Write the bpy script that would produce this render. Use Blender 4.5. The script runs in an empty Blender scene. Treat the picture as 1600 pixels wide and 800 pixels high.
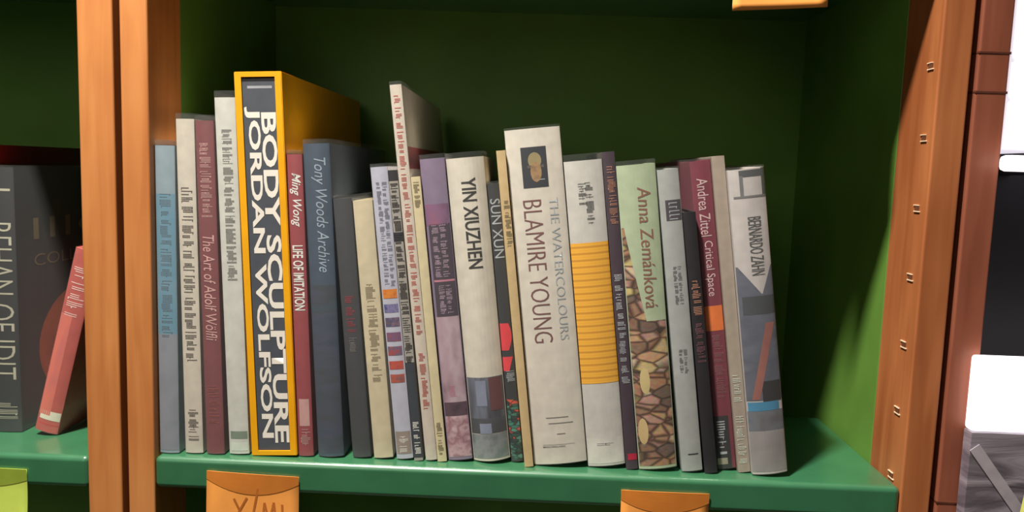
import bpy, bmesh, math, random
from mathutils import Matrix, Vector
random.seed(7)
S = bpy.context.scene
COL = S.collection
# ------------------------------------------------------------------ camera
F_PX = 1243.0
cd = bpy.data.cameras.new('camera'); cam = bpy.data.objects.new('camera', cd); COL.objects.link(cam)
cd.sensor_width = 36.0; cd.lens = F_PX / 1600.0 * 36.0; cd.clip_start = 0.01
cam.matrix_world = (Matrix.Translation((0.33831, -0.69811, 0.27408)) @ Matrix.Rotation(0.02232, 4, 'Z')
                    @ Matrix.Rotation(math.pi / 2 - 0.10946, 4, 'X') @ Matrix.Rotation(0.03328, 4, 'Z'))
S.camera = cam
# ------------------------------------------------------------------ light
w = bpy.data.worlds.new('world'); S.world = w; w.use_nodes = True
w.node_tree.nodes['Background'].inputs[0].default_value = (1.0, 0.88, 0.76, 1)
w.node_tree.nodes['Background'].inputs[1].default_value = 0.075
def lamp(name, kind, loc, power, col, size, target=None, **k):
    l = bpy.data.lights.new(name, kind); l.energy = power; l.color = col
    if kind == 'AREA': l.size = size
    else: l.shadow_soft_size = size
    for a, b in k.items(): setattr(l, a, b)
    o = bpy.data.objects.new(name, l); COL.objects.link(o); o.location = loc
    if target:
        o.rotation_euler = (Vector(target) - Vector(loc)).to_track_quat('-Z', 'Y').to_euler()
    return o
lamp('ceiling_spot_light', 'SPOT', (-0.02, -0.42, 1.50), 250.0, (1.0, 0.94, 0.84), 0.055, (0.12, 0.0, 0.15),
     spot_size=math.radians(80), spot_blend=0.9)
lamp('room_light', 'AREA', (-0.4, -1.9, 0.9), 5.0, (1.0, 0.90, 0.78), 0.7, (0.3, 0, 0.15))
vs = S.view_settings
vs.view_transform = 'Standard'; vs.look = 'None'; vs.exposure = 0.0; vs.gamma = 1.0; vs.use_curve_mapping = False

# ------------------------------------------------------------------ materials
def lin(c):
    return tuple(((v / 255) / 12.92 if v / 255 <= .04045 else ((v / 255 + .055) / 1.055) ** 2.4) for v in c[:3]) + (1,)
_m = {}
def newmat(name):
    m = bpy.data.materials.new(name); m.use_nodes = True
    return m, m.node_tree, m.node_tree.nodes['Principled BSDF']
def mat(name, col, rough=.5, noise=.06, scale=60, stretch=(1, 1, 1), spec=.4, bump=0, coat=0, metal=0):
    if name in _m: return _m[name]
    m, t, b = newmat(name); N = t.nodes.new; L = t.links.new
    tc = N('ShaderNodeTexCoord'); mp = N('ShaderNodeMapping'); mp.inputs['Scale'].default_value = stretch
    nz = N('ShaderNodeTexNoise'); nz.inputs['Scale'].default_value = scale; nz.inputs['Detail'].default_value = 4
    L(tc.outputs['Object'], mp.inputs[0]); L(mp.outputs[0], nz.inputs['Vector'])
    cr = N('ShaderNodeValToRGB'); c = lin(col)
    cr.color_ramp.elements[0].position = .3; cr.color_ramp.elements[1].position = .7
    cr.color_ramp.elements[0].color = tuple(v * (1 - noise * 2) for v in c[:3]) + (1,)
    cr.color_ramp.elements[1].color = tuple(min(1, v * (1 + noise * 2)) for v in c[:3]) + (1,)
    L(nz.outputs['Fac'], cr.inputs[0]); L(cr.outputs[0], b.inputs['Base Color'])
    b.inputs['Roughness'].default_value = rough; b.inputs['Specular IOR Level'].default_value = spec
    b.inputs['Coat Weight'].default_value = coat; b.inputs['Metallic'].default_value = metal
    b.inputs['Coat Roughness'].default_value = .28
    if bump:
        bp = N('ShaderNodeBump'); bp.inputs['Strength'].default_value = bump; bp.inputs['Distance'].default_value = .001
        L(nz.outputs['Fac'], bp.inputs['Height']); L(bp.outputs[0], b.inputs['Normal'])
    _m[name] = m; return m
def wood(name, c1, c2, rough=.42):
    m, t, b = newmat(name); N = t.nodes.new; L = t.links.new
    tc = N('ShaderNodeTexCoord'); mp = N('ShaderNodeMapping'); mp.inputs['Scale'].default_value = (1, 1, .07)
    nz = N('ShaderNodeTexNoise'); nz.inputs['Scale'].default_value = 70; nz.inputs['Detail'].default_value = 6
    nz.inputs['Distortion'].default_value = .6
    n2 = N('ShaderNodeTexNoise'); n2.inputs['Scale'].default_value = 14; n2.inputs['Detail'].default_value = 3
    mp2 = N('ShaderNodeMapping'); mp2.inputs['Scale'].default_value = (1, 1, .4)
    L(tc.outputs['Object'], mp.inputs[0]); L(mp.outputs[0], nz.inputs['Vector'])
    L(tc.outputs['Object'], mp2.inputs[0]); L(mp2.outputs[0], n2.inputs['Vector'])
    mx = N('ShaderNodeMath'); mx.operation = 'ADD'; L(nz.outputs['Fac'], mx.inputs[0]); L(n2.outputs['Fac'], mx.inputs[1])
    hf = N('ShaderNodeMath'); hf.operation = 'MULTIPLY'; hf.inputs[1].default_value = .5; L(mx.outputs[0], hf.inputs[0])
    cr = N('ShaderNodeValToRGB'); cr.color_ramp.elements[0].position = .36; cr.color_ramp.elements[1].position = .62
    cr.color_ramp.elements[0].color = lin(c1); cr.color_ramp.elements[1].color = lin(c2)
    L(hf.outputs[0], cr.inputs[0]); L(cr.outputs[0], b.inputs['Base Color'])
    b.inputs['Roughness'].default_value = rough; b.inputs['Specular IOR Level'].default_value = .35
    bp = N('ShaderNodeBump'); bp.inputs['Strength'].default_value = .15; bp.inputs['Distance'].default_value = .0006
    L(nz.outputs['Fac'], bp.inputs['Height']); L(bp.outputs[0], b.inputs['Normal'])
    return m
def pattern(name, cols, scale=(60, 60, 60), kind='noise', rough=.35, rand=0.0):
    """printed picture: hard or soft colour patches from noise / voronoi / wave over object space"""
    m, t, b = newmat(name); N = t.nodes.new; L = t.links.new
    tc = N('ShaderNodeTexCoord'); mp = N('ShaderNodeMapping'); mp.inputs['Scale'].default_value = scale
    mp.inputs['Location'].default_value = (rand, rand, rand)
    L(tc.outputs['Object'], mp.inputs[0])
    if kind == 'noise':
        x = N('ShaderNodeTexNoise'); x.inputs['Scale'].default_value = 1; x.inputs['Detail'].default_value = 3; fac = x.outputs['Fac']
    elif kind == 'voronoi':
        x = N('ShaderNodeTexVoronoi'); x.inputs['Scale'].default_value = 1; x.inputs['Randomness'].default_value = 1
        sp = N('ShaderNodeSeparateColor'); L(x.outputs['Color'], sp.inputs[0]); fac = sp.outputs[0]
    else:
        x = N('ShaderNodeTexWave'); x.bands_direction = 'Z'; x.inputs['Scale'].default_value = 1; fac = x.outputs['Fac']
        x.inputs['Distortion'].default_value = .3
    L(mp.outputs[0], x.inputs['Vector'])
    cr = N('ShaderNodeValToRGB'); n = len(cols)
    lo, hi = (.3, .7) if kind == 'noise' else (0, 1)
    while len(cr.color_ramp.elements) < n: cr.color_ramp.elements.new(.5)
    for i, c in enumerate(cols):
        cr.color_ramp.elements[i].position = lo + (hi - lo) * i / max(1, n - (0 if kind == 'voronoi' else 1))
        cr.color_ramp.elements[i].color = lin(c)
    if kind == 'voronoi': cr.color_ramp.interpolation = 'CONSTANT'
    L(fac, cr.inputs[0])
    out = cr.outputs[0]
    if kind == 'voronoi':
        e = N('ShaderNodeTexVoronoi'); e.feature = 'DISTANCE_TO_EDGE'; e.inputs['Scale'].default_value = 1
        L(mp.outputs[0], e.inputs['Vector'])
        r2 = N('ShaderNodeValToRGB'); r2.color_ramp.elements[0].position = .02; r2.color_ramp.elements[1].position = .14
        r2.color_ramp.elements[0].color = (.22, .15, .12, 1); r2.color_ramp.elements[1].color = (1, 1, 1, 1)
        L(e.outputs['Distance'], r2.inputs[0])
        nz = N('ShaderNodeTexNoise'); nz.inputs['Scale'].default_value = 4; L(mp.outputs[0], nz.inputs['Vector'])
        mu = N('ShaderNodeMix'); mu.data_type = 'RGBA'; mu.blend_type = 'MULTIPLY'; mu.inputs[0].default_value = 1
        L(out, mu.inputs[6]); L(r2.outputs[0], mu.inputs[7])
        mu2 = N('ShaderNodeMix'); mu2.data_type = 'RGBA'; mu2.blend_type = 'SOFT_LIGHT'; mu2.inputs[0].default_value = .8
        L(mu.outputs[2], mu2.inputs[6]); L(nz.outputs['Color'], mu2.inputs[7]); out = mu2.outputs[2]
    L(out, b.inputs['Base Color']); b.inputs['Roughness'].default_value = rough
    return m
def emit(name, col, s):
    m, t, b = newmat(name); b.inputs['Base Color'].default_value = lin(col)
    N = t.nodes.new; nz = N('ShaderNodeTexNoise'); nz.inputs['Scale'].default_value = 9
    cr = N('ShaderNodeValToRGB'); cr.color_ramp.elements[0].color = tuple(v * .9 for v in lin(col)[:3]) + (1,); cr.color_ramp.elements[1].color = lin(col)
    t.links.new(nz.outputs['Fac'], cr.inputs[0]); t.links.new(cr.outputs[0], b.inputs['Emission Color'])
    b.inputs['Emission Strength'].default_value = s; return m
def plastic():
    m = bpy.data.materials.new('clear plastic film'); m.use_nodes = True; t = m.node_tree; t.nodes.clear(); N = t.nodes.new; L = t.links.new
    o = N('ShaderNodeOutputMaterial'); tr = N('ShaderNodeBsdfTransparent'); gl = N('ShaderNodeBsdfGlossy'); gl.inputs['Roughness'].default_value = .22
    tr.inputs[0].default_value = (.98, .985, .985, 1)
    df = N('ShaderNodeBsdfDiffuse'); df.inputs[0].default_value = (.8, .85, .85, 1)
    ge = N('ShaderNodeNewGeometry'); dt = N('ShaderNodeVectorMath'); dt.operation = 'DOT_PRODUCT'; L(ge.outputs['Normal'], dt.inputs[0]); L(ge.outputs['Incoming'], dt.inputs[1])
    def M_(op, a, b_=None):
        q = N('ShaderNodeMath'); q.operation = op
        for i_, v_ in enumerate((a, b_)):
            if v_ is None: continue
            if isinstance(v_, (int, float)): q.inputs[i_].default_value = v_
            else: L(v_, q.inputs[i_])
        return q.outputs[0]
    fr = M_('ADD', M_('MULTIPLY', M_('POWER', M_('SUBTRACT', 1.0, M_('ABSOLUTE', dt.outputs['Value'])), 5.0), .96), .05)
    nz = N('ShaderNodeTexNoise'); nz.inputs['Scale'].default_value = 40; bp = N('ShaderNodeBump'); bp.inputs['Strength'].default_value = .25; bp.inputs['Distance'].default_value = .001
    L(nz.outputs['Fac'], bp.inputs['Height']); L(bp.outputs[0], gl.inputs['Normal'])
    m1 = N('ShaderNodeMixShader'); m1.inputs[0].default_value = .04; L(tr.outputs[0], m1.inputs[1]); L(df.outputs[0], m1.inputs[2])
    m2 = N('ShaderNodeMixShader'); mf = N('ShaderNodeMath'); mf.operation = 'MULTIPLY'; mf.inputs[1].default_value = .6; L(fr, mf.inputs[0]); L(mf.outputs[0], m2.inputs[0]); L(m1.outputs[0], m2.inputs[1]); L(gl.outputs[0], m2.inputs[2]); L(m2.outputs[0], o.inputs[0])
    return m
PLASTIC = plastic()
SHELF = mat('teal green shelf paint', (52, 108, 74), .38, .04, 30, spec=.5, coat=1.0)
PANEL = mat('leaf green panel paint', (94, 134, 56), .5, .05, 12, spec=.3)
SHELF.node_tree.nodes['Principled BSDF'].inputs['Coat Roughness'].default_value = .2
WOOD_L = wood('honey orange pine', (176, 106, 56), (204, 136, 78))
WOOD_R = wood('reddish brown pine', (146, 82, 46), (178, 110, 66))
WOOD_D = wood('dark reddish pine', (124, 68, 50), (150, 88, 66))
PAGES = mat('paper page edges', (222, 214, 196), .8, .07, 400, (3, .02, .02))
METAL = mat('pale brass metal', (236, 206, 176), .4, .03, metal=.1)
DARK = mat('dark slot', (96, 54, 28), .8)
WHITE = mat('white ink', (232, 228, 222), .5, .02)
BLACKINK = mat('black ink', (38, 36, 38), .5, .02)
GREYINK = mat('grey ink', (120, 116, 112), .5, .02)

# ------------------------------------------------------------------ mesh helpers
def link(name, me, m, parent=None):
    o = bpy.data.objects.new(name, me); COL.objects.link(o)
    if m: me.materials.append(m)
    if parent: o.parent = parent
    return o
def from_bm(name, bm, m, parent=None, smooth=False):
    bmesh.ops.recalc_face_normals(bm, faces=bm.faces)
    me = bpy.data.meshes.new(name); bm.to_mesh(me); bm.free()
    if smooth:
        for p in me.polygons: p.use_smooth = True
    return link(name, me, m, parent)
def add_box(bm, x0, x1, y0, y1, z0, z1, bevel=0, seg=2):
    b = bmesh.new(); bmesh.ops.create_cube(b, size=1)
    for v in b.verts:
        v.co = Vector((x0 + (v.co.x + .5) * (x1 - x0), y0 + (v.co.y + .5) * (y1 - y0), z0 + (v.co.z + .5) * (z1 - z0)))
    if bevel: bmesh.ops.bevel(b, geom=b.edges[:], offset=bevel, segments=seg, affect='EDGES', profile=.5)
    me = bpy.data.meshes.new('tmp'); b.to_mesh(me); b.free(); bm.from_mesh(me); bpy.data.meshes.remove(me)
def box(name, x0, x1, y0, y1, z0, z1, m, parent=None, bevel=.0006, seg=2):
    bm = bmesh.new(); add_box(bm, x0, x1, y0, y1, z0, z1, bevel, seg); return from_bm(name, bm, m, parent)
def empty(name, label, cat, loc=(0, 0, 0), group=None):
    o = bpy.data.objects.new(name, None); COL.objects.link(o); o.location = loc; o.empty_display_size = .02
    o['label'] = label; o['category'] = cat
    if group: o['group'] = group
    return o
def extrude_outline(bm, pts, z0, z1):
    vb = [bm.verts.new((x, y, z0)) for x, y in pts]; vt = [bm.verts.new((x, y, z1)) for x, y in pts]
    n = len(pts)
    for i in range(n): bm.faces.new((vb[i], vb[(i + 1) % n], vt[(i + 1) % n], vt[i]))
    return vb, vt
def u_shell(name, w_, d, z0, z1, t, bulge, m, parent, off=0, seg=10):
    """wrap-round cover: left board, curved spine, right board"""
    def path(o):
        p = [(o, d)]
        for i in range(seg + 1):
            u = i / seg; x = o + u * (w_ - 2 * o)
            p.append((x, bulge * (2 * u - 1) ** 2 + o))
        p.append((w_ - o, d)); return p
    A, B = path(off), path(off + t)
    bm = bmesh.new()
    av = [[bm.verts.new((x, y, z)) for z in (z0, z1)] for x, y in A]
    bv = [[bm.verts.new((x, y, z)) for z in (z0, z1)] for x, y in B]
    for i in range(len(A) - 1):
        bm.faces.new((av[i][0], av[i + 1][0], av[i + 1][1], av[i][1]))
        bm.faces.new((bv[i][0], bv[i][1], bv[i + 1][1], bv[i + 1][0]))
        for k in (0, 1): bm.faces.new((av[i][k], bv[i][k], bv[i + 1][k], av[i + 1][k]))
    for i in (0, -1): bm.faces.new((av[i][0], av[i][1], bv[i][1], bv[i][0]))
    return from_bm(name, bm, m, parent)

class Book:
    def __init__(s, name, label, cat, x, y, z0, w_, h, lean, d, py, col, cmat=None, sleeve=0, bulge=.0015, t=.0018, paper=PAGES,
                 hard=True, group='books standing on the middle shelf', pivot='left', mid=0):
        s.w, s.h, s.d, s.b, s.yt, s.yb = w_, h, d, bulge, py[0], py[1]
        s.root = empty(name, label, cat, (x, y, z0), group); s.root.rotation_euler = (0, -math.radians(lean), 0)
        s.off = .0004 if sleeve else 0.0
        s.z0 = .0008 if sleeve else 0.0
        cm = cmat or mat('cover ' + label[:24], col, .42, .04, 90, spec=.4, coat=.15)
        s.cm = cm
        s.cov = u_shell('cover', w_, d, s.z0, h, t if hard else .0004, bulge, cm, s.root, s.off)
        ins = .003 if hard else .0002
        tt = (t if hard else .0004) + s.off + .0001
        if w_ - 2 * tt > .002:
            bm = bmesh.new(); n = 8; pts = []
            y0 = tt + .0004
            for i in range(n + 1):
                u = i / n; pts.append((tt + u * (w_ - 2 * tt), y0 + bulge * (2 * u - 1) ** 2))
            pts += [(w_ - tt, d - ins - .0005), (tt, d - ins - .0005)]
            vb, vt = extrude_outline(bm, pts, s.z0 + ins, h - ins)
            bm.faces.new(vt); bm.faces.new(vb[::-1])
            from_bm('page_block', bm, paper, s.root)
        if sleeve:
            n = 12; bm = bmesh.new(); pr = None
            path = [(.0001, d * .97)] + [(.0001 + i / n * (w_ - .0002), bulge * (2 * i / n - 1) ** 2 + .0001) for i in range(n + 1)] + [(w_ - .0001, d * .97)]
            for x_, y_ in path:
                cur = [bm.verts.new((x_, y_, z_)) for z_ in (.0002, h * .5, h, h + sleeve)]
                if pr:
                    for k_ in range(3): bm.faces.new((pr[k_], cur[k_], cur[k_ + 1], pr[k_ + 1]))
                pr = cur
            from_bm('plastic_sleeve', bm, PLASTIC, s.root, smooth=True)
        s.n = 0
    def Z(s, py): return s.h * (s.yb - py) / (s.yb - s.yt)
    def sy(s, u, eps): return s.b * (2 * u - 1) ** 2 + s.off * .3 - eps if not s.off else s.b * (2 * u - 1) ** 2 + s.off - min(eps, .00022)
    def patch(s, name, p0, p1, m, u0=0.0, u1=1.0, eps=.00012, label=None):
        """printed area on the spine between picture rows p0..p1; u0/u1 may be functions of 0..1 downward"""
        f0 = u0 if callable(u0) else (lambda v: u0); f1 = u1 if callable(u1) else (lambda v: u1)
        z1, z0 = s.Z(p0), s.Z(p1); nv = 16 if callable(u0) or callable(u1) else 1; nu = 10
        bm = bmesh.new(); rows = []
        W = s.w - 2 * s.off
        for j in range(nv + 1):
            v = j / nv; z = min(s.h - .0001, max(s.z0 + .0001, z1 + (z0 - z1) * v)); row = []
            for i in range(nu + 1):
                u = f0(v) + (f1(v) - f0(v)) * i / nu
                row.append(bm.verts.new((s.off + u * W, s.sy(u, eps), z)))
            rows.append(row)
        for j in range(nv):
            for i in range(nu): bm.faces.new((rows[j][i], rows[j + 1][i], rows[j + 1][i + 1], rows[j][i + 1]))
        o = from_bm(name, bm, m, s.cov)
        if label: o['label'] = label
        return o
    def side(s, name, y0, y1, p0, p1, m, right=True, eps=.00012, label=None):
        x = (s.w - s.off + eps * .5) if right else s.off - eps * .5
        bm = bmesh.new(); z1, z0 = s.Z(p0), s.Z(p1)
        bm.faces.new([bm.verts.new(q) for q in ((x, y0, z0), (x, y1, z0), (x, y1, z1), (x, y0, z1))])
        o = from_bm(name, bm, m, s.cov)
        if label: o['label'] = label
        return o
    def _wrap(s, bm, zt, zb, ua, ub, m, name, eps, label=None):
        """bm holds lettering laid out in x (reading) / y (up); fit it to the spine box"""
        xs = [v.co.x for v in bm.verts]; ys = [v.co.y for v in bm.verts]
        x0, x1, y0, y1 = min(xs), max(xs), min(ys), max(ys); W = s.w - 2 * s.off
        for v in bm.verts:
            a = (v.co.x - x0) / (x1 - x0); b = (v.co.y - y0) / (y1 - y0)
            v.co = Vector((ua + (ub - ua) * b, 0, zt + (zb - zt) * a))
        if s.b > 0.0003:
            for k in range(1, 10):
                uu = k / 10
                if min(ua, ub) < uu < max(ua, ub):
                    bmesh.ops.bisect_plane(bm, geom=bm.verts[:] + bm.edges[:] + bm.faces[:], plane_co=(uu, 0, 0), plane_no=(1, 0, 0))
        for v in bm.verts:
            u = v.co.x; v.co.x = s.off + u * W; v.co.y = s.sy(u, eps)
        o = from_bm(name, bm, m, s.cov)
        if label: o['label'] = label
        return o
    def text(s, txt, p0, p1, u0, u1, m, name='title_lettering', bold=0.0, shear=0.0, eps=.0002, label=None, up=False, space=1.0):
        c = bpy.data.curves.new('t', 'FONT'); c.body = txt; c.size = 1; c.shear = shear; c.offset = bold; c.resolution_u = 3; c.space_character = space
        t = bpy.data.objects.new('t', c); COL.objects.link(t); bpy.context.view_layer.update()
        me = t.evaluated_get(bpy.context.evaluated_depsgraph_get()).to_mesh()
        bm = bmesh.new(); bm.from_mesh(me); t.to_mesh_clear(); bpy.data.objects.remove(t); bpy.data.curves.remove(c)
        if up: return s._wrap(bm, s.Z(p1), s.Z(p0), u1, u0, m, name, eps, label)
        return s._wrap(bm, s.Z(p0), s.Z(p1), u0, u1, m, name, eps, label)
    def marks(s, p0, p1, u0, u1, m, name='small_lettering', pitch=3.2, eps=.0002, rows=1, label=None):
        """print too small to read: letter-like strokes in short words"""
        bm = bmesh.new(); z = s.Z(p0); zb = s.Z(p1); k = s.h / (s.yb - s.yt); W = s.w - 2 * s.off; wl = random.randint(4, 8)
        first = True
        for r in range(rows):
            ra = u0 + (u1 - u0) * r / rows; rb = ra + (u1 - u0) / rows * (.82 if rows > 1 else 1)
            z = s.Z(p0)
            while z > zb:
                wl -= 1
                if wl <= 0: z -= pitch * k * .9; wl = random.randint(3, 9); continue
                th = pitch * k * .21
                a = ra + (rb - ra) * random.choice((0, 0, .12)); b = rb - (rb - ra) * random.choice((0, .2, .3, 0))
                segs = [(a, b, z, z - th)]
                if random.random() < .55: segs.append((a, b, z - pitch * k * .5, z - pitch * k * .5 - th))
                if random.random() < .7:
                    q = random.choice((a, (a + b) / 2, b - .06)); segs.append((q, q + .07 * (u1 - u0) / rows, z, z - pitch * k * .6))
                for (ua, ub, za, zc) in segs:
                    n = 3; pr = None
                    for i in range(n + 1):
                        u = ua + (ub - ua) * i / n; x = s.off + u * W; y = s.sy(u, eps)
                        cur = (bm.verts.new((x, y, za)), bm.verts.new((x, y, max(zc, zb - .001))))
                        if pr: bm.faces.new((pr[0], pr[1], cur[1], cur[0]))
                        pr = cur
                z -= pitch * k
        o = from_bm(name, bm, m, s.cov)
        if label: o['label'] = label
        return o

# ------------------------------------------------------------------ room
def structure(o): o['kind'] = 'structure'; return o
structure(box('wall_back', -3.0, 3.2, .60, .66, -1.3, 1.7, mat('dark plaster', (60, 56, 52), .9, .05, 8), bevel=0))
structure(box('floor', -3.0, 3.2, -3.5, .60, -1.36, -1.30, mat('dark brown floorboards', (84, 62, 46), .5, .12, 10, (1, .1, 1)), bevel=0))

# ------------------------------------------------------------------ bookcases
W_BAY, D_BAY, Z_UP = .68, .349, .4715
ZB, ZT = -1.30, .90
def shelf_board(name, x0, x1, z, parent, depth=.206, th=.030):
    bm = bmesh.new(); add_box(bm, x0, x1, .0, depth, z - th, z, .0050, 10)
    return from_bm(name, bm, SHELF, parent, smooth=False)
def post(x0, x1, m, parent, y0=0.0, y1=.067): return box('post', x0, x1, y0, y1, ZB, ZT, m, parent, bevel=.0018, seg=3)
def bookcase(label, x0, pl, pr, wood_l, wood_r, shelves, x_in0, x_in1):
    r = empty('bookcase', label, 'bookcase', (x0, 0, ZB)); o = Vector((x0, 0, ZB))
    kids = []
    if pl: kids.append(post(pl[0], pl[1], wood_l, r))
    if pr: kids.append(post(pr[0], pr[1], wood_r, r))
    kids.append(box('back_panel', x_in0 - .004, x_in1 + .004, D_BAY, D_BAY + .012, ZB, ZT, PANEL, r))
    if pl: kids.append(box('side_panel', pl[1] - .016, x_in0, .067, D_BAY, ZB, ZT, PANEL, r))
    if pr: kids.append(box('side_panel', x_in1, pr[0] + .016, .067, D_BAY, ZB, ZT, PANEL, r))
    for z, dep in shelves: kids.append(shelf_board('shelf', x_in0, x_in1, z, r, dep))
    return r, kids
def rebase(r, kids):
    for k in kids: k.location = -r.location
mid, mk = bookcase('orange pine bookcase with green panels holding the long row of leaning books', W_BAY / 2,
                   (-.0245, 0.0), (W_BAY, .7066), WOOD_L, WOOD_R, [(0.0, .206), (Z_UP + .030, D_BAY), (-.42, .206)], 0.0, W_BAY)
ZPIN = [.0041 + .0617 * k for k in range(7)]
for z in ZPIN:                                      # metal shelf-pin sockets up the inner face of the right post
    bm = bmesh.new(); y = .0205 - .011 * z / .37 * .6
    xi = W_BAY - .0006
    xi -= .0006; add_box(bm, xi, xi + .0016, y - .0052, y + .0052, z - .0034, z - .0023, .0002)
    add_box(bm, xi, xi + .0016, y - .0030, y + .0062, z + .0022, z + .0031, .0002)
    k = from_bm('shelf_pin', bm, METAL, mid); mk.append(k)
    k = box('pin_hole', xi + .0004, xi + .0014, y - .0032, y + .0036, z - .0021, z + .0021, DARK, mid, 0); mk.append(k)
rebase(mid, mk)
LZ = -.003
lef, lk = bookcase('orange pine bookcase cut off at the left edge, holding dark and pink books', -.40,
                   (-.79, -.762), (-.0621, -.0307), WOOD_L, WOOD_L, [(LZ, .206), (Z_UP + .027, D_BAY), (-.42, .206)], -.762, -.0621)
rebase(lef, lk)
rig, rk = bookcase('dark reddish bookcase post at the right edge beside the white lights', .74,
                   (.7124, .7389), None, WOOD_D, None, [(-.62, .2)], .7389, 1.40)
# this unit is open: drop its back and shelf behind the display, keep the post
for k in rk[1:]: bpy.data.objects.remove(k)
rk = rk[:1]
for z in (.385, .352, -.012):
    rk.append(box('joint_ring', .7121, .7392, -.0005, .03, z - .0011, z + .0011, mat('dark brown joint', (88, 44, 28), .6), rig, .0004))
rebase(rig, rk)

# ------------------------------------------------------------------ books
Wt = dict
X = [0.0010]; PREV = [None]
def nxt(w_, h, lean, gap=.0002):
    r = math.radians(lean)
    if PREV[0]:
        w0, h0, a0 = PREV[0]
        X[0] += w0 / math.cos(a0) + max(0, min(h, h0) * (math.tan(r) - math.tan(a0))) + gap
    PREV[0] = (w_, h, r); return X[0]
def bk(label, w_, h, lean, y, d, py, col, **k):
    return Book('book', label, 'book', nxt(w_, h, lean), y, .0003, w_, h, lean, d, py, col, **k)

# 1
b = bk('pale blue thin book in clear film, first in the row beside the left post', .0185, .284, .15, .008, .21, (226, 714), (140, 158, 168), sleeve=.005)
b.patch('spine_picture', 300, 520, pattern('soft blue print', [(128, 150, 166), (100, 144, 166), (120, 150, 168)], (20, 20, 22)), .02, .98)
b.patch('spine_picture', 520, 708, pattern('soft grey print', [(128, 132, 142), (140, 144, 154), (118, 124, 136)], (20, 20, 22)), .02, .98)
b.marks(300, 525, .22, .78, mat('slate ink', (84, 100, 112)), pitch=4.6)
# 2
b = bk('cream white thin book with a black title, between the pale blue and maroon books', .0172, .308, 1.0, .010, .225, (186, 712), (205, 196, 182), sleeve=.005)
b.marks(290, 560, .2, .82, mat('brown black ink', (88, 78, 70)), pitch=5, name='title_lettering')
b.marks(640, 690, .22, .8, mat('brown black ink', (88, 78, 70)), pitch=4)
# 3
b = bk('maroon book with pale pink title, left of the tall grey white book', .0172, .307, 1.5, .010, .215, (188, 711), (124, 66, 70), sleeve=.005)
PINK = mat('pale pink ink', (212, 160, 156))
b.marks(222, 335, .2, .8, PINK, pitch=3.6)
b.text('The Art of Adolf W\u00f6lfli', 362, 527, .2, .84, PINK, shear=.15)
b.marks(600, 660, .2, .8, mat('dull red ink', (158, 82, 76)), pitch=4)
# 4
b = bk('tall grey white book in clear film touching the left side of the yellow slipcase', .0192, .328, 2.1, .012, .24, (152, 710), (204, 204, 196), sleeve=.006)
b.marks(200, 430, .3, .78, GREYINK, pitch=3.4)
b.patch('spine_band', 672, 684, mat('grey green ink', (120, 136, 118)), .1, .95)
b.patch('spine_band', 690, 704, mat('dull white ink', (210, 216, 204)), .1, .95)
# 5 slipcase + inner book
w5, h5, l5 = .0425, .351, 2.5
x5 = nxt(w5, h5, l5); YEL = mat('amber yellow board', (226, 160, 20), .45, .03, 40, spec=.3)
sc = empty('slipcase', 'bright amber yellow slipcase, open at the front, tallest at the left of the row', 'slipcase', (x5, .012, .0003)); sc.rotation_euler = (0, -math.radians(l5), 0)
bm = bmesh.new(); tw, tt, D5 = .0062, .0046, .320
outer = [(0, 0), (w5, 0), (w5, h5), (0, h5)]; inner = [(tw, tt), (w5 - tw, tt), (w5 - tw, h5 - tt), (tw, h5 - tt)]
fo = [bm.verts.new((x, 0, z)) for x, z in outer]; fi = [bm.verts.new((x, 0, z)) for x, z in inner]
bo = [bm.verts.new((x, D5, z)) for x, z in outer]; bi = [bm.verts.new((x, D5 - .003, z)) for x, z in inner]
for i in range(4):
    j = (i + 1) % 4
    bm.faces.new((fo[i], fo[j], fi[j], fi[i])); bm.faces.new((fo[i], bo[i], bo[j], fo[j])); bm.faces.new((fi[i], fi[j], bi[j], bi[i]))
bm.faces.new(bo); bm.faces.new(bi)
bmesh.ops.bevel(bm, geom=[e for e in bm.edges if all(v in fo + bo for v in e.verts)], offset=.0006, segments=2, affect='EDGES')
from_bm('case_shell', bm, YEL, sc)
a5 = math.radians(l5); lx, lz = tw + .0003, tt + .0003
B5 = Book('book', 'dark slate book with huge white letters inside the yellow slipcase', 'book',
          x5 + lx * math.cos(a5) - lz * math.sin(a5), .0135, lx * math.sin(a5) + lz * math.cos(a5) + .0003,
          w5 - 2 * tw - .0006, h5 - 2 * tt - .0016, l5, .300, (121, 704), (74, 78, 86), bulge=0, t=.0022)
OFFW = mat('off white block letters', (222, 216, 206), .5, .02)
B5.text('JORDAN WOLFSON', 163, 684, .03, .50, OFFW, bold=.028)
B5.text('BODY SCULPTURE', 172, 692, .53, .99, OFFW, name='title_lettering', bold=.028)
B5.patch('painted_glint', 132, 136, mat('painted pale reflection', (150, 152, 158)), .15, .9, eps=.0001)  # thin pale strip: a reflection painted onto the spine near its top
# 6
b = bk('rose red thin book with white lettering, right against the yellow slipcase', .0146, .280, 2.5, .014, .20, (243, 711), (150, 62, 68), sleeve=.004)
b.text('Ming Wong', 271, 352, .12, .86, WHITE, shear=.35, name='author_lettering', bold=.01)
b.text('LIFE OF IMITATION', 380, 480, .14, .84, WHITE, bold=.02)
b.patch('spine_label', 619, 662, mat('pale rose ink', (196, 150, 146)), .16, .84)
b.marks(667, 692, .2, .84, mat('pale rose ink', (196, 150, 146)), name='imprint_lettering', pitch=4.5)
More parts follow.
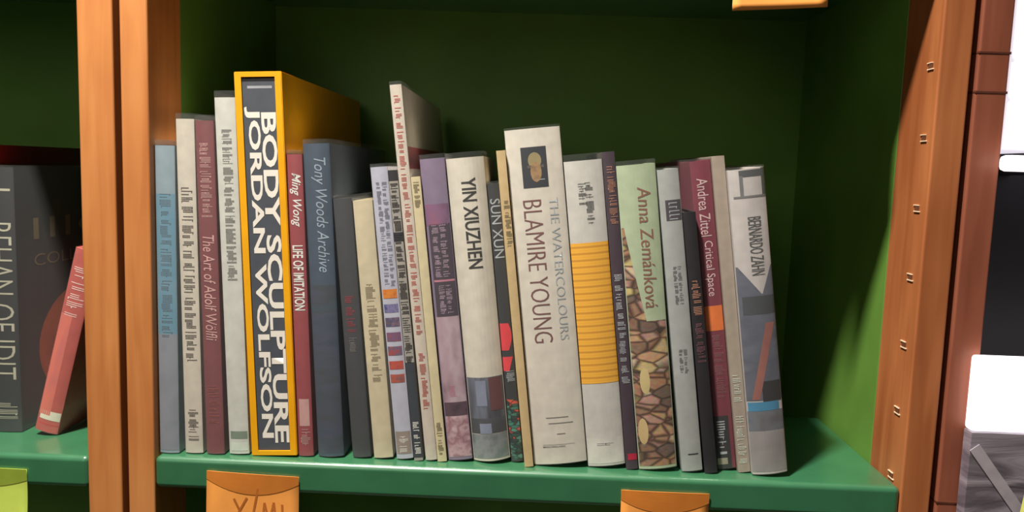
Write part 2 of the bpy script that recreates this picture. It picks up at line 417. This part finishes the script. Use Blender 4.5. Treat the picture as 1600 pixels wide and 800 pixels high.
# 7
b = bk('thick slate blue book with pale handwritten lettering down its spine', .0245, .290, 3.2, .014, .27, (225, 712), (62, 76, 94), sleeve=.004, bulge=.003)
b.text('Tony Woods Archive', 246, 420, .28, .84, mat('pale blue ink', (150, 168, 184)), shear=.3)
b.patch('spine_picture', 440, 706, pattern('dim blue print', [(54, 62, 82), (66, 72, 92), (60, 66, 74), (58, 76, 92)], (12, 12, 60)), .03, .97, eps=.0001)
# 8
b = bk('charcoal book with small red and grey lettering, short, beside the slate blue book', .0175, .242, 5.0, .016, .20, (312, 713), (58, 58, 62), sleeve=.003)
b.marks(460, 515, .25, .7, mat('dark red ink', (150, 44, 62)), pitch=4.4, name='title_lettering')
b.marks(524, 548, .3, .72, GREYINK, pitch=3.4)
# 9
b = bk('plain cream short book with faint brown lettering, left of the striped lilac spine', .0185, .241, 5.5, .016, .20, (315, 716), (206, 192, 162), sleeve=.002)
b.marks(442, 592, .28, .78, mat('tan ink', (156, 140, 110)), pitch=4.2)
# 10
b = bk('lilac white book with orange, blue and red picture blocks on its spine', .0160, .272, 6.1, .016, .20, (262, 717), (184, 184, 200), sleeve=.003)
b.marks(285, 442, .25, .95, mat('slate grey ink', (108, 112, 130)), pitch=3.4, rows=2, name='title_lettering')
blocks = [(448, 462, [(206, 120, 40), (222, 130, 30), (150, 60, 40)]), (471, 484, [(70, 84, 150), (130, 120, 160), (60, 70, 130)]), (492, 506, [(120, 84, 70), (70, 70, 110), (140, 100, 110)]),
          (515, 529, [(160, 66, 72), (110, 80, 120), (150, 70, 70)]), (537, 551, [(170, 60, 56), (90, 90, 120), (180, 70, 60)]), (560, 573, [(176, 70, 50), (190, 76, 60), (160, 60, 50)]), (581, 594, [(150, 70, 50), (180, 80, 60), (120, 80, 80)])]
for i, (a, c, cc) in enumerate(blocks):
    b.patch('spine_picture', a, c, pattern('picture block %s' % 'abcdefg'[i], cc, (170, 170, 170), rand=i * 3.1), .06, .92, eps=.00015)
b.patch('spine_band', 672, 708, mat('greyish tan ink', (150, 134, 126)), .05, .95)
b.marks(680, 704, .25, .8, WHITE, pitch=4)
# 10b
b = bk('very thin black and white printed book squeezed beside the lilac spine', .0082, .270, 6.2, .016, .20, (264, 717), (150, 146, 140), hard=False, bulge=.0005)
b.patch('spine_band', 262, 280, mat('dark grey ink', (52, 52, 56)), 0, 1)
b.patch('spine_band', 358, 372, mat('dark grey ink', (52, 52, 56)), 0, 1)
b.marks(284, 560, .1, .92, BLACKINK, pitch=3.6)
b.patch('spine_band', 560, 712, mat('dark slate ink', (62, 66, 72)), 0, 1)
b.marks(655, 705, .2, .85, WHITE, pitch=4.2)
# 11
b = bk('tallest thin cream book with red lettering, sticking up above its neighbours', .0112, .346, 6.6, .016, .30, (136, 717), (206, 194, 180), sleeve=.003, bulge=.001)
REDI = mat('faded red ink', (196, 84, 72))
b.marks(152, 440, .25, .8, REDI, pitch=4.6, name='title_lettering')
b.marks(445, 515, .25, .8, REDI, pitch=4.4)
b.marks(545, 635, .25, .8, REDI, pitch=4.4)
b.side('cover_picture', .004, .29, 228, 262, mat('deep red ink', (150, 30, 30)), label='red printed area on the cover')
# 12
b = bk('thin pale cream booklet between the red lettered book and the purple book', .0085, .265, 6.6, .016, .19, (277, 717), (196, 184, 150), hard=False, bulge=.0006)
b.marks(285, 325, .2, .8, mat('olive ink', (130, 120, 92)), pitch=3.4)
b.marks(655, 705, .2, .8, mat('olive ink', (130, 120, 92)), pitch=4)
# 13
b = bk('purple and pink photo-printed book with a dark title block, left of the wide cream spine', .0230, .281, 6.8, .018, .21, (252, 719), (130, 112, 138), sleeve=.004, bulge=.002)
b.patch('spine_picture', 320, 352, pattern('plum print', [(84, 60, 84), (130, 90, 124), (150, 84, 110)], (60, 60, 40)), .02, .98)
b.patch('title_block', 350, 492, mat('dark plum ink', (62, 48, 62)), .10, .98)
b.marks(352, 432, .22, .86, mat('lilac ink', (178, 152, 172)), pitch=3.6, rows=2, name='title_lettering')
b.patch('spine_rule', 435, 438, mat('pink ink', (190, 120, 140)), .12, .96, eps=.0002)
b.marks(444, 486, .28, .86, mat('lilac ink', (178, 152, 172)), pitch=3, rows=2)
b.patch('spine_picture', 492, 626, pattern('dusty rose print', [(96, 72, 86), (168, 138, 150), (186, 162, 172), (150, 120, 136)], (40, 40, 22)), .04, .98)
b.marks(600, 618, .3, .62, mat('pink ink', (190, 120, 140)), pitch=4)
b.patch('spine_picture', 626, 648, pattern('dark plum print', [(60, 40, 52), (86, 58, 72), (40, 30, 40)], (60, 60, 90)), .04, .98)
b.patch('spine_picture', 648, 713, pattern('rose shadow print', [(110, 78, 88), (196, 160, 168), (150, 104, 116), (206, 176, 182)], (60, 60, 60), rand=4), .04, .98)
# 14
b = bk('wide cream book with a black capital title and a grey photo at its foot', .0350, .282, 6.8, .016, .22, (251, 721), (214, 206, 192), sleeve=.005, bulge=.007)
b.text('YIN XIUZHEN', 281, 418, .36, .74, mat('soft black ink', (44, 40, 40)), bold=.012)
b.patch('spine_picture', 587, 652, pattern('grey street photo', [(68, 70, 82), (108, 112, 128), (86, 86, 98), (60, 58, 66)], (90, 90, 14)), .02, .98)
b.patch('spine_picture', 588, 640, pattern('dark red wall print', [(110, 62, 66), (90, 52, 58)], (60, 60, 60)), .60, .94, eps=.0002)
b.patch('spine_picture', 592, 632, mat('blue grey ink', (132, 138, 160)), .24, .52, eps=.0002)
b.patch('spine_picture', 652, 676, pattern('grey floor print', [(60, 60, 66), (80, 80, 88)], (60, 60, 60)), .02, .98)
b.patch('spine_picture', 660, 676, mat('blue grey ink', (132, 138, 160)), .26, .58, eps=.0002)
b.patch('spine_picture', 677, 716, pattern('pale grey concrete print', [(104, 110, 112), (140, 142, 146), (118, 128, 126)], (70, 70, 70)), .02, .98, eps=.00015)
# 15
b = bk('thin black book with grey capitals, a red picture and a teal patterned foot', .0115, .261, 6.8, .022, .19, (288, 718), (42, 42, 46), sleeve=.002)
b.text('SUN XUN', 311, 400, .12, .95, mat('silver grey ink', (172, 176, 180)), name='author_lettering')
b.patch('spine_picture', 500, 542, mat('vivid red ink', (222, 56, 66)), .0, lambda v: .55 + .4 * math.sin(math.pi * (.15 + v * .8)))
b.patch('spine_picture', 552, 574, mat('vivid red ink', (222, 56, 66)), .0, lambda v: .9 - .4 * v)
b.marks(574, 590, .2, .9, mat('silver grey ink', (172, 176, 180)), pitch=3)
b.patch('spine_picture', 618, 714, pattern('teal and orange print', [(34, 74, 66), (60, 120, 104), (206, 84, 62), (52, 104, 92), (80, 140, 124), (40, 60, 58)], (160, 160, 330), 'voronoi'), .02, .98)
# 16
b = bk('thin tan beige booklet standing left of the large white book', .0080, .291, 7.0, .012, .19, (237, 727), (190, 166, 124), hard=False, bulge=.0004)
b.marks(312, 385, .3, .95, mat('olive ink', (130, 120, 92)), pitch=3.6)
# 17
b = bk('large white book with a small dark portrait above a maroon capital title', .0500, .309, 7.0, .014, .25, (209, 722), (214, 206, 194), sleeve=.002, bulge=.0035, t=.003)
b.patch('portrait_picture', 236, 296, mat('blue black ink', (38, 40, 50)), .26, .72)
SK = pattern('sepia face print', [(120, 92, 66), (168, 132, 92), (96, 70, 52)], (90, 90, 90))
def ell(uc, ru, squ=1.0): return (lambda v: uc - ru * math.sqrt(max(.004, 1 - (2 * v - 1) ** 2))), (lambda v: uc + ru * math.sqrt(max(.004, 1 - (2 * v - 1) ** 2)))
f0, f1 = ell(.50, .12); b.patch('portrait_picture', 244, 268, mat('olive tan ink', (150, 134, 92)), f0, f1, eps=.0002)
f0, f1 = ell(.51, .10); b.patch('portrait_picture', 258, 288, SK, f0, f1, eps=.00025)
b.patch('portrait_picture', 263, 267, mat('brown black ink', (60, 50, 44)), .36, .66, eps=.0003)
b.patch('portrait_picture', 284, 285, mat('silver grey ink', (150, 150, 150)), .50, .66, eps=.0003)
b.text('BLAMIRE YOUNG', 314, 530, .22, .56, mat('maroon brown ink', (118, 72, 70)), shear=0, bold=-.012)
b.text('THE WATERCOLOURS', 313, 528, .70, .86, mat('faint blue grey ink', (164, 172, 178)), name='subtitle_lettering', bold=-.01)
for p_, a_, c_ in ((647, .30, .72), (656, .34, .80), (673, .48, .64)): b.patch('spine_rule', p_, p_ + 1.2, GREYINK, a_, c_)
b.marks(690, 692.5, .20, .80, GREYINK, pitch=2.4, name='imprint_lettering')
# 18
b = bk('white book with a broad ribbed yellow band around its middle', .0350, .283, 7.0, .016, .22, (257, 729), (200, 196, 190), sleeve=.006, bulge=.003)
YB = pattern('ribbed yellow print', [(206, 140, 24), (246, 184, 52), (240, 172, 40)], (1, 1, 52), 'wave')
b.patch('spine_band', 380, 597, YB, 0, 1, label='ribbed yellow band')
b.side('cover_band', b.b + .0006, .20, 380, 597, YB, right=False, label='ribbed yellow band')
b.marks(291, 322, .32, .52, BLACKINK, pitch=3.6, name='author_lettering')
b.marks(290, 350, .50, .70, BLACKINK, pitch=3.6, name='title_lettering')
b.patch('spine_band', 683, 724, mat('warm white ink', (214, 210, 202)), .02, .98)
b.marks(692, 696, .28, .72, BLACKINK, pitch=2.5, name='imprint_lettering')
# 19
b = bk('thin dark aubergine book with tiny brown and white print, right of the yellow banded book', .0108, .293, 7.0, .016, .21, (240, 731), (70, 60, 68), bulge=.0008)
b.marks(262, 350, .25, .9, mat('copper ink', (176, 128, 108)), pitch=4)
b.marks(425, 600, .2, .85, mat('silver grey ink', (150, 148, 150)), pitch=4.4)
b.patch('spine_band', 706, 716, mat('crimson ink', (170, 40, 64)), .2, .95)
# 20
b = bk('pale green book with a brown title above a picture of stones and shells', .0355, .281, 7.1, .014, .22, (261, 735), (172, 186, 154), sleeve=.004, bulge=.003)
SH = pattern('stones and shells print', [(166, 122, 90), (190, 150, 112), (132, 98, 76), (206, 182, 156), (152, 112, 88), (196, 172, 120), (112, 86, 74), (180, 140, 122)], (58, 58, 105), 'voronoi')
b.text('Anna Zem\u00e1nkov\u00e1', 295, 480, .48, .82, mat('reddish brown ink', (138, 88, 70)), shear=.1)
b.patch('spine_picture', 355, 500, SH, .02, lambda v: .08 + .40 * v ** 1.1, eps=.00012, label='printed stones and shells')
b.patch('spine_picture', 500, 729, SH, .02, .98, eps=.00012, label='printed stones and shells')
for p_, u_, c_ in ((572, .26, (206, 184, 128)), (652, .12, (198, 170, 118))):
    f0, f1 = ell(u_ + .06, .13); b.patch('spine_picture', p_, p_ + 42, mat('shell ink %d' % c_[2], c_), f0, f1, eps=.0002)
# 21
b = bk('narrow silver grey book with a dark band near its top', .0195, .279, 7.8, .014, .20, (266, 735), (164, 166, 164), sleeve=.002)
b.patch('spine_band', 312, 343, mat('dark plum grey ink', (62, 54, 62)), .25, .98)
b.marks(316, 340, .4, .9, mat('silver grey ink', (150, 148, 150)), pitch=6)
b.marks(413, 472, .35, .8, mat('charcoal ink', (74, 76, 78)), pitch=3.2, rows=2, name='title_lettering')
b.marks(541, 578, .3, .75, mat('charcoal ink', (74, 76, 78)), pitch=3.2, rows=2)
b.patch('spine_rule', 706, 708, BLACKINK, .35, .85)
# 22
b = bk('short narrow black book in front of the crimson spine', .0115, .242, 8.1, .014, .19, (332, 734), (44, 42, 46), bulge=.001)
b.marks(435, 485, .2, .85, mat('copper ink', (176, 128, 108)), pitch=5, name='title_lettering')
b.marks(500, 560, .2, .85, mat('dull rose ink', (120, 84, 90)), pitch=3.6)
# 23
b = bk('crimson book with white lettering and an orange square on its spine', .0190, .288, 8.3, .024, .22, (253, 724), (118, 36, 56), sleeve=.002, bulge=.001)
b.text('Andrea Zittel', 279, 365, .25, .78, mat('pale rose white ink', (214, 180, 180)), name='author_lettering')
b.text('Critical Space', 372, 455, .25, .78, mat('pale rose white ink', (214, 180, 180)))
b.patch('spine_square', 470, 508, mat('bright orange ink', (222, 112, 38)), .05, .98, label='orange square')
b.marks(515, 610, .35, .85, mat('dull crimson ink', (150, 84, 92)), pitch=3.4)
b.patch('spine_label', 640, 722, mat('near black ink', (34, 30, 34)), .02, .8)
b.marks(648, 696, .2, .6, mat('silver grey ink', (170, 168, 170)), pitch=8)
b.patch('spine_label', 706, 716, mat('dull beige ink', (156, 150, 128)), .1, .6, eps=.0002)
# 24
b = bk('narrow beige grey book between the crimson book and the last white topped book', .0112, .293, 8.3, .020, .21, (247, 728), (154, 142, 130), bulge=.0005)
b.marks(576, 618, .15, .8, mat('dull white ink', (210, 204, 190)), pitch=5)
b.marks(640, 712, .15, .8, mat('dull white ink', (210, 204, 190)), pitch=4)
# 25
b = bk('last book on the right, white top with a grey blue photo below', .0325, .281, 8.3, .012, .21, (266, 738), (192, 184, 182), sleeve=.002, bulge=.003)
b.patch('spine_band', 268, 278, mat('charcoal ink', (74, 76, 78)), .28, .90)
b.patch('spine_band', 276, 306, mat('mid grey ink', (110, 108, 110)), .28, .38)
b.patch('spine_band', 266, 306, mat('dark green grey ink', (70, 78, 70)), .90, 1.0)
b.patch('spine_rule', 306, 309, mat('mid grey ink', (110, 108, 110)), .1, 1.0, eps=.0002)
b.text('BERNARDO ZAHN', 338, 426, .42, .80, mat('charcoal ink', (74, 76, 78)), name='author_lettering')
PB = pattern('grey blue photo print', [(70, 72, 82), (98, 100, 114), (84, 86, 100), (112, 112, 124)], (18, 18, 34))
b.patch('spine_picture', 412, 455, PB, 0, lambda v: .05 + .6 * v)
b.patch('spine_picture', 412, 455, PB, lambda v: .98 - .3 * v, 1.0)
b.patch('spine_picture', 455, 620, PB, 0, 1.0)
b.patch('spine_picture', 458, 486, mat('dark slate ink', (62, 66, 72)), .1, 1, eps=.0002)
b.patch('spine_picture', 500, 618, mat('brownish rose ink', (150, 92, 84)), lambda v: .70 - .55 * v, lambda v: .95 - .58 * v, eps=.0002)
b.patch('spine_picture', 590, 622, mat('near black ink', (34, 30, 34)), lambda v: .45, .98, eps=.00015)
b.patch('spine_picture', 622, 636, mat('bright blue ink', (62, 132, 170)), .02, .9, eps=.0002)
b.patch('spine_picture', 636, 668, pattern('blue grey lower print', [(70, 96, 116), (110, 112, 120), (96, 92, 96)], (50, 50, 50)), 0, 1)
b.patch('spine_picture', 668, 733, mat('warm grey ink', (148, 142, 142)), 0, 1)

# ------------------------------------------------------------------ left bay books
G2 = 'books in the left bookcase'
lb = Book('book', 'large black book with gold lettering and an orange ring on its cover', 'book',
          -.1955, .055, LZ + .0003, .036, .262, 0, .25, (212, 672), (44, 44, 46), sleeve=.002, bulge=.002, group=G2)
lb.text('REHAN OF IDIT', 306, 578, .2, .90, mat('khaki ink', (176, 172, 152)), bold=-.01)
lb.marks(620, 646, .3, .9, mat('khaki ink', (176, 172, 152)), pitch=6)
lb.patch('spine_rule', 248, 252, mat('khaki ink', (176, 172, 152)), .2, .9)
def cover_text(B, txt, y0, y1, z0, z1, m, bold=0):
    c = bpy.data.curves.new('t', 'FONT'); c.body = txt; c.size = 1; c.offset = bold; c.resolution_u = 3
    t = bpy.data.objects.new('t', c); COL.objects.link(t); bpy.context.view_layer.update()
    me = t.evaluated_get(bpy.context.evaluated_depsgraph_get()).to_mesh()
    bm = bmesh.new(); bm.from_mesh(me); t.to_mesh_clear(); bpy.data.objects.remove(t); bpy.data.curves.remove(c)
    xs = [v.co.x for v in bm.verts]; ys = [v.co.y for v in bm.verts]
    for v in bm.verts:
        v.co = Vector((B.w - B.off + .0002, y0 + (v.co.x - min(xs)) / (max(xs) - min(xs)) * (y1 - y0), z0 + (v.co.y - min(ys)) / (max(ys) - min(ys)) * (z1 - z0)))
    return from_bm('cover_lettering', bm, m, B.cov)
cover_text(lb, 'IIIC', .030, .175, .190, .212, mat('dim gold ink', (120, 108, 76)), -.01)
cover_text(lb, 'COLLECTED', .030, .195, .163, .175, mat('dim gold ink', (120, 108, 76)), -.01)
bm = bmesh.new(); n = 40; cy, cz = .118, .075
rg = []
for i in range(n):
    a = 2 * math.pi * i / n
    rg.append((bm.verts.new((lb.w - lb.off + .0002, cy + .085 * math.cos(a), cz + .062 * math.sin(a))), bm.verts.new((lb.w - lb.off + .0002, cy + .05 * math.cos(a), cz + .034 * math.sin(a)))))
for i in range(n):
    j = (i + 1) % n; bm.faces.new((rg[i][0], rg[j][0], rg[j][1], rg[i][1]))
from_bm('cover_picture', bm, pattern('rust orange ring print', [(120, 60, 36), (156, 82, 52), (130, 66, 44)], (20, 20, 20)), lb.cov)['label'] = 'rust orange ring'
rb = Book('book', 'taller dark red book rising behind the black book at the left edge', 'book',
          -.2290, .050, LZ + .0003, .030, .2835, 0, .27, (180, 672), (120, 12, 22), bulge=.002, group=G2)
# pink book leaning right against the left post (pivot on its lower right corner)
pw, ph, pl = .0235, .188, -14.2
a = math.radians(-pl); px0, pz0 = -.1215, LZ + .0003
pk = Book('book', 'salmon pink book leaning right against the left bookcase post', 'book',
          px0 - pw * math.cos(a), .050, pz0 + pw * math.sin(a), pw, ph, pl, .17, (338, 672), (184, 84, 76), sleeve=.001, bulge=.002, group=G2)
pk.marks(370, 455, .15, .85, mat('pale pink white ink', (236, 196, 188)), pitch=7, name='title_lettering')
pk.patch('spine_picture', 455, 640, pattern('salmon print', [(196, 104, 96), (216, 112, 96), (180, 100, 104)], (40, 40, 12)), .02, .55)
pk.patch('spine_band', 632, 648, mat('pale cream ink', (220, 214, 196)), .1, .98)
pk.patch('spine_rule', 655, 657, mat('red ink', (200, 60, 60)), .1, .98)

# ------------------------------------------------------------------ paper notes on the shelf edges
def note(label, x0, x1, zt0, zt1, length, col, y=-.0012, flap=None, scrib=None, curl=.006):
    r = empty('shelf_note', label, 'note', ((x0 + x1) / 2, y, zt0 - length), 'paper notes taped to the shelf edges')
    m = mat('note ' + label[:18], col, .7, .04, 50)
    bm = bmesh.new(); nu, nv = 10, 14; front = []; back = []
    for j in range(nv + 1):
        v = j / nv; rf = []; rb_ = []
        for i in range(nu + 1):
            u = i / nu; x = x0 + (x1 - x0) * u - (x0 + x1) / 2
            z = (zt0 + (zt1 - zt0) * u) - length * v - (zt0 - length)
            yy = -curl * v * v * (.6 + .8 * (u - .5) ** 2) - .0008 * math.sin(u * 3.1 + v * 4)
            rf.append(bm.verts.new((x, yy - .0006, z))); rb_.append(bm.verts.new((x, yy - .0003, z)))
        front.append(rf); back.append(rb_)
    for g in (front, back):
        for j in range(nv):
            for i in range(nu): bm.faces.new((g[j][i], g[j + 1][i], g[j + 1][i + 1], g[j][i + 1]))
    for i in range(nu):
        for j in (0, nv): bm.faces.new((front[j][i], front[j][i + 1], back[j][i + 1], back[j][i]))
    for j in range(nv):
        for i in (0, nu): bm.faces.new((front[j][i], front[j + 1][i], back[j + 1][i], back[j][i]))
    from_bm('paper', bm, m, r, smooth=True)
    def surf(u, v, e):
        x = x0 + (x1 - x0) * u - (x0 + x1) / 2; z = (zt0 + (zt1 - zt0) * u) - length * v - (zt0 - length)
        return (x, -curl * v * v * (.6 + .8 * (u - .5) ** 2) - .0008 * math.sin(u * 3.1 + v * 4) - .0006 - e, z)
    if flap:
        bm = bmesh.new(); pr = None
        for i in range(13):
            u = i / 12; h = flap[0] + (flap[1] - flap[0]) * (1 - (2 * u - 1) ** 2)
            cur = [bm.verts.new(surf(u, h * k / 4, .0003)) for k in range(5)]
            if pr:
                for k in range(4): bm.faces.new((pr[k], pr[k + 1], cur[k + 1], cur[k]))
            pr = cur
        from_bm('adhesive_strip', bm, mat('strip ' + label[:12], flap[2], .8, .04, 50), r)
    if scrib:
        bm = bmesh.new()
        for st in scrib[0]:
            for (ua, va), (ub, vb_) in zip(st, st[1:]):
                dx, dv = ub - ua, vb_ - va; L_ = math.hypot(dx, dv) or 1; nx, nv_ = -dv / L_ * .012, dx / L_ * .012
                K = 4; pr = None
                for k in range(K + 1):
                    uu, vv = ua + dx * k / K, va + dv * k / K
                    cur = (bm.verts.new(surf(uu + nx, vv + nv_, .0003)), bm.verts.new(surf(uu - nx, vv - nv_, .0003)))
                    if pr: bm.faces.new((pr[0], pr[1], cur[1], cur[0]))
                    pr = cur
        from_bm('handwriting', bm, mat('ink on ' + label[:10], scrib[1], .7), r)
    return r
SCR0 = [[(.30, .52), (.42, .80)], [(.44, .50), (.28, .84)], [(.56, .38), (.48, .86)], [(.60, .84), (.63, .55), (.68, .80), (.73, .54), (.76, .84)], [(.82, .56), (.83, .84)]]
SCR = [[(u, v - .2) for u, v in st_] for st_ in SCR0]
note('orange paper note with handwriting on the shelf edge below the yellow slipcase', .0495, .1345, -.0102, -.0128, .076, (240, 158, 74), flap=(.10, .26, (196, 116, 38)), scrib=(SCR, (176, 98, 36)))
note('orange paper note on the shelf edge below the yellow banded book', .4290, .5085, -.0120, -.0123, .076, (240, 154, 70), flap=(.12, .26, (206, 116, 40)))
note('orange paper note hanging down from the upper shelf edge', .5015, .5805, .4900, .4950, .0775, (232, 146, 66), curl=.004)
note('lime green paper note on the left shelf edge', -.2000, -.1184, -.0145, -.0165, .076, (196, 216, 92), flap=(.14, .24, (140, 160, 50)), curl=.007)

# ------------------------------------------------------------------ lit display beyond the right post
LIT = emit('glowing white diffuser', (255, 250, 252), 1.25); LIT2 = emit('soft white lit panel', (232, 226, 238), .95)
BLK = mat('black display board', (17, 14, 18), .5, .1, 20)
ds = empty('display_stand', 'black display stand with a white lit header panel, right edge', 'display stand', (1.05, .12, ZB))
kids = []
kids.append(box('back_board', .765, 1.45, .12, .14, ZB, .90, BLK, ds))
kids.append(box('header_panel', .7400, 1.40, .002, .12, .3045, .80, LIT2, ds, .002)); kids[-1]['label'] = 'soft white lit header panel'
kids.append(box('light_tube', .7330, 1.40, -.022, -.006, .2855, .2990, LIT, ds, .004)); kids[-1]['label'] = 'glowing white light tube'
kids.append(box('tube_bracket', .80, .82, -.0061, .12, .2840, .3050, BLK, ds))
kids.append(box('platform', .7425, 1.42, -.08, .1199, -.40, -.36, BLK, ds))
rebase(ds, kids)
tb = box('light_box', .7290, 1.30, -.014, -.0015, .0590, .1255, LIT, None, .003, 3)
tb['label'] = 'glowing white light box on the wrinkled grey bundle, right edge'; tb['category'] = 'light box'
bm = bmesh.new(); add_box(bm, 0, .56, 0, .0125, 0, .4180, .0); add_box(bm, .0165, .56, .0125, .10, 0, .415, .0)
bmesh.ops.subdivide_edges(bm, edges=bm.edges[:], cuts=14, use_grid_fill=True)
bd = from_bm('wrapped_bundle', bm, None)
def crumple():
    m, t, b_ = newmat('wrinkled grey plastic wrap'); N = t.nodes.new; L = t.links.new
    tc = N('ShaderNodeTexCoord'); mp = N('ShaderNodeMapping'); mp.inputs['Scale'].default_value = (9, 9, 45); L(tc.outputs['Object'], mp.inputs[0])
    nz = N('ShaderNodeTexNoise'); nz.inputs['Scale'].default_value = 1; nz.inputs['Detail'].default_value = 5; nz.inputs['Distortion'].default_value = 1.2
    L(mp.outputs[0], nz.inputs['Vector']); cr = N('ShaderNodeValToRGB'); cr.color_ramp.elements[0].position = .35; cr.color_ramp.elements[1].position = .68
    cr.color_ramp.elements[0].color = lin((96, 88, 98)); cr.color_ramp.elements[1].color = lin((160, 150, 162)); L(nz.outputs['Fac'], cr.inputs[0]); L(cr.outputs[0], b_.inputs['Base Color'])
    bp = N('ShaderNodeBump'); bp.inputs['Strength'].default_value = .4; bp.inputs['Distance'].default_value = .003; L(nz.outputs['Fac'], bp.inputs['Height']); L(bp.outputs[0], b_.inputs['Normal'])
    b_.inputs['Roughness'].default_value = .3; return m
bd.data.materials.clear(); bd.data.materials.append(crumple())
bd.location = (.7295, -.0145, -.3595); bd['label'] = 'wrinkled grey plastic wrapped bundle under the glowing light box'; bd['category'] = 'bundle'
bm = bmesh.new(); add_box(bm, -.005, .005, -.0008, 0, -.10, 0, .0003)
bmesh.ops.transform(bm, matrix=Matrix.Rotation(math.radians(-38), 4, 'Y'), verts=bm.verts)
st = from_bm('strap', bm, mat('pale grey strap', (170, 162, 172), .4), bd); st.location = (.003, -.0002, .405); st['label'] = 'pale diagonal strap'
bm = bmesh.new(); add_box(bm, 0, .022, 0, .005, 0, .405, .001)
bmesh.ops.transform(bm, matrix=Matrix.Rotation(math.radians(7.3), 4, 'Y'), verts=bm.verts)
ys = from_bm('marker_strip', bm, mat('pale yellow green plastic', (196, 200, 110), .5)); ys.location = (.7035, -.062, -.3568)
ys['label'] = 'pale yellow green strip standing at the far right edge'; ys['category'] = 'strip'
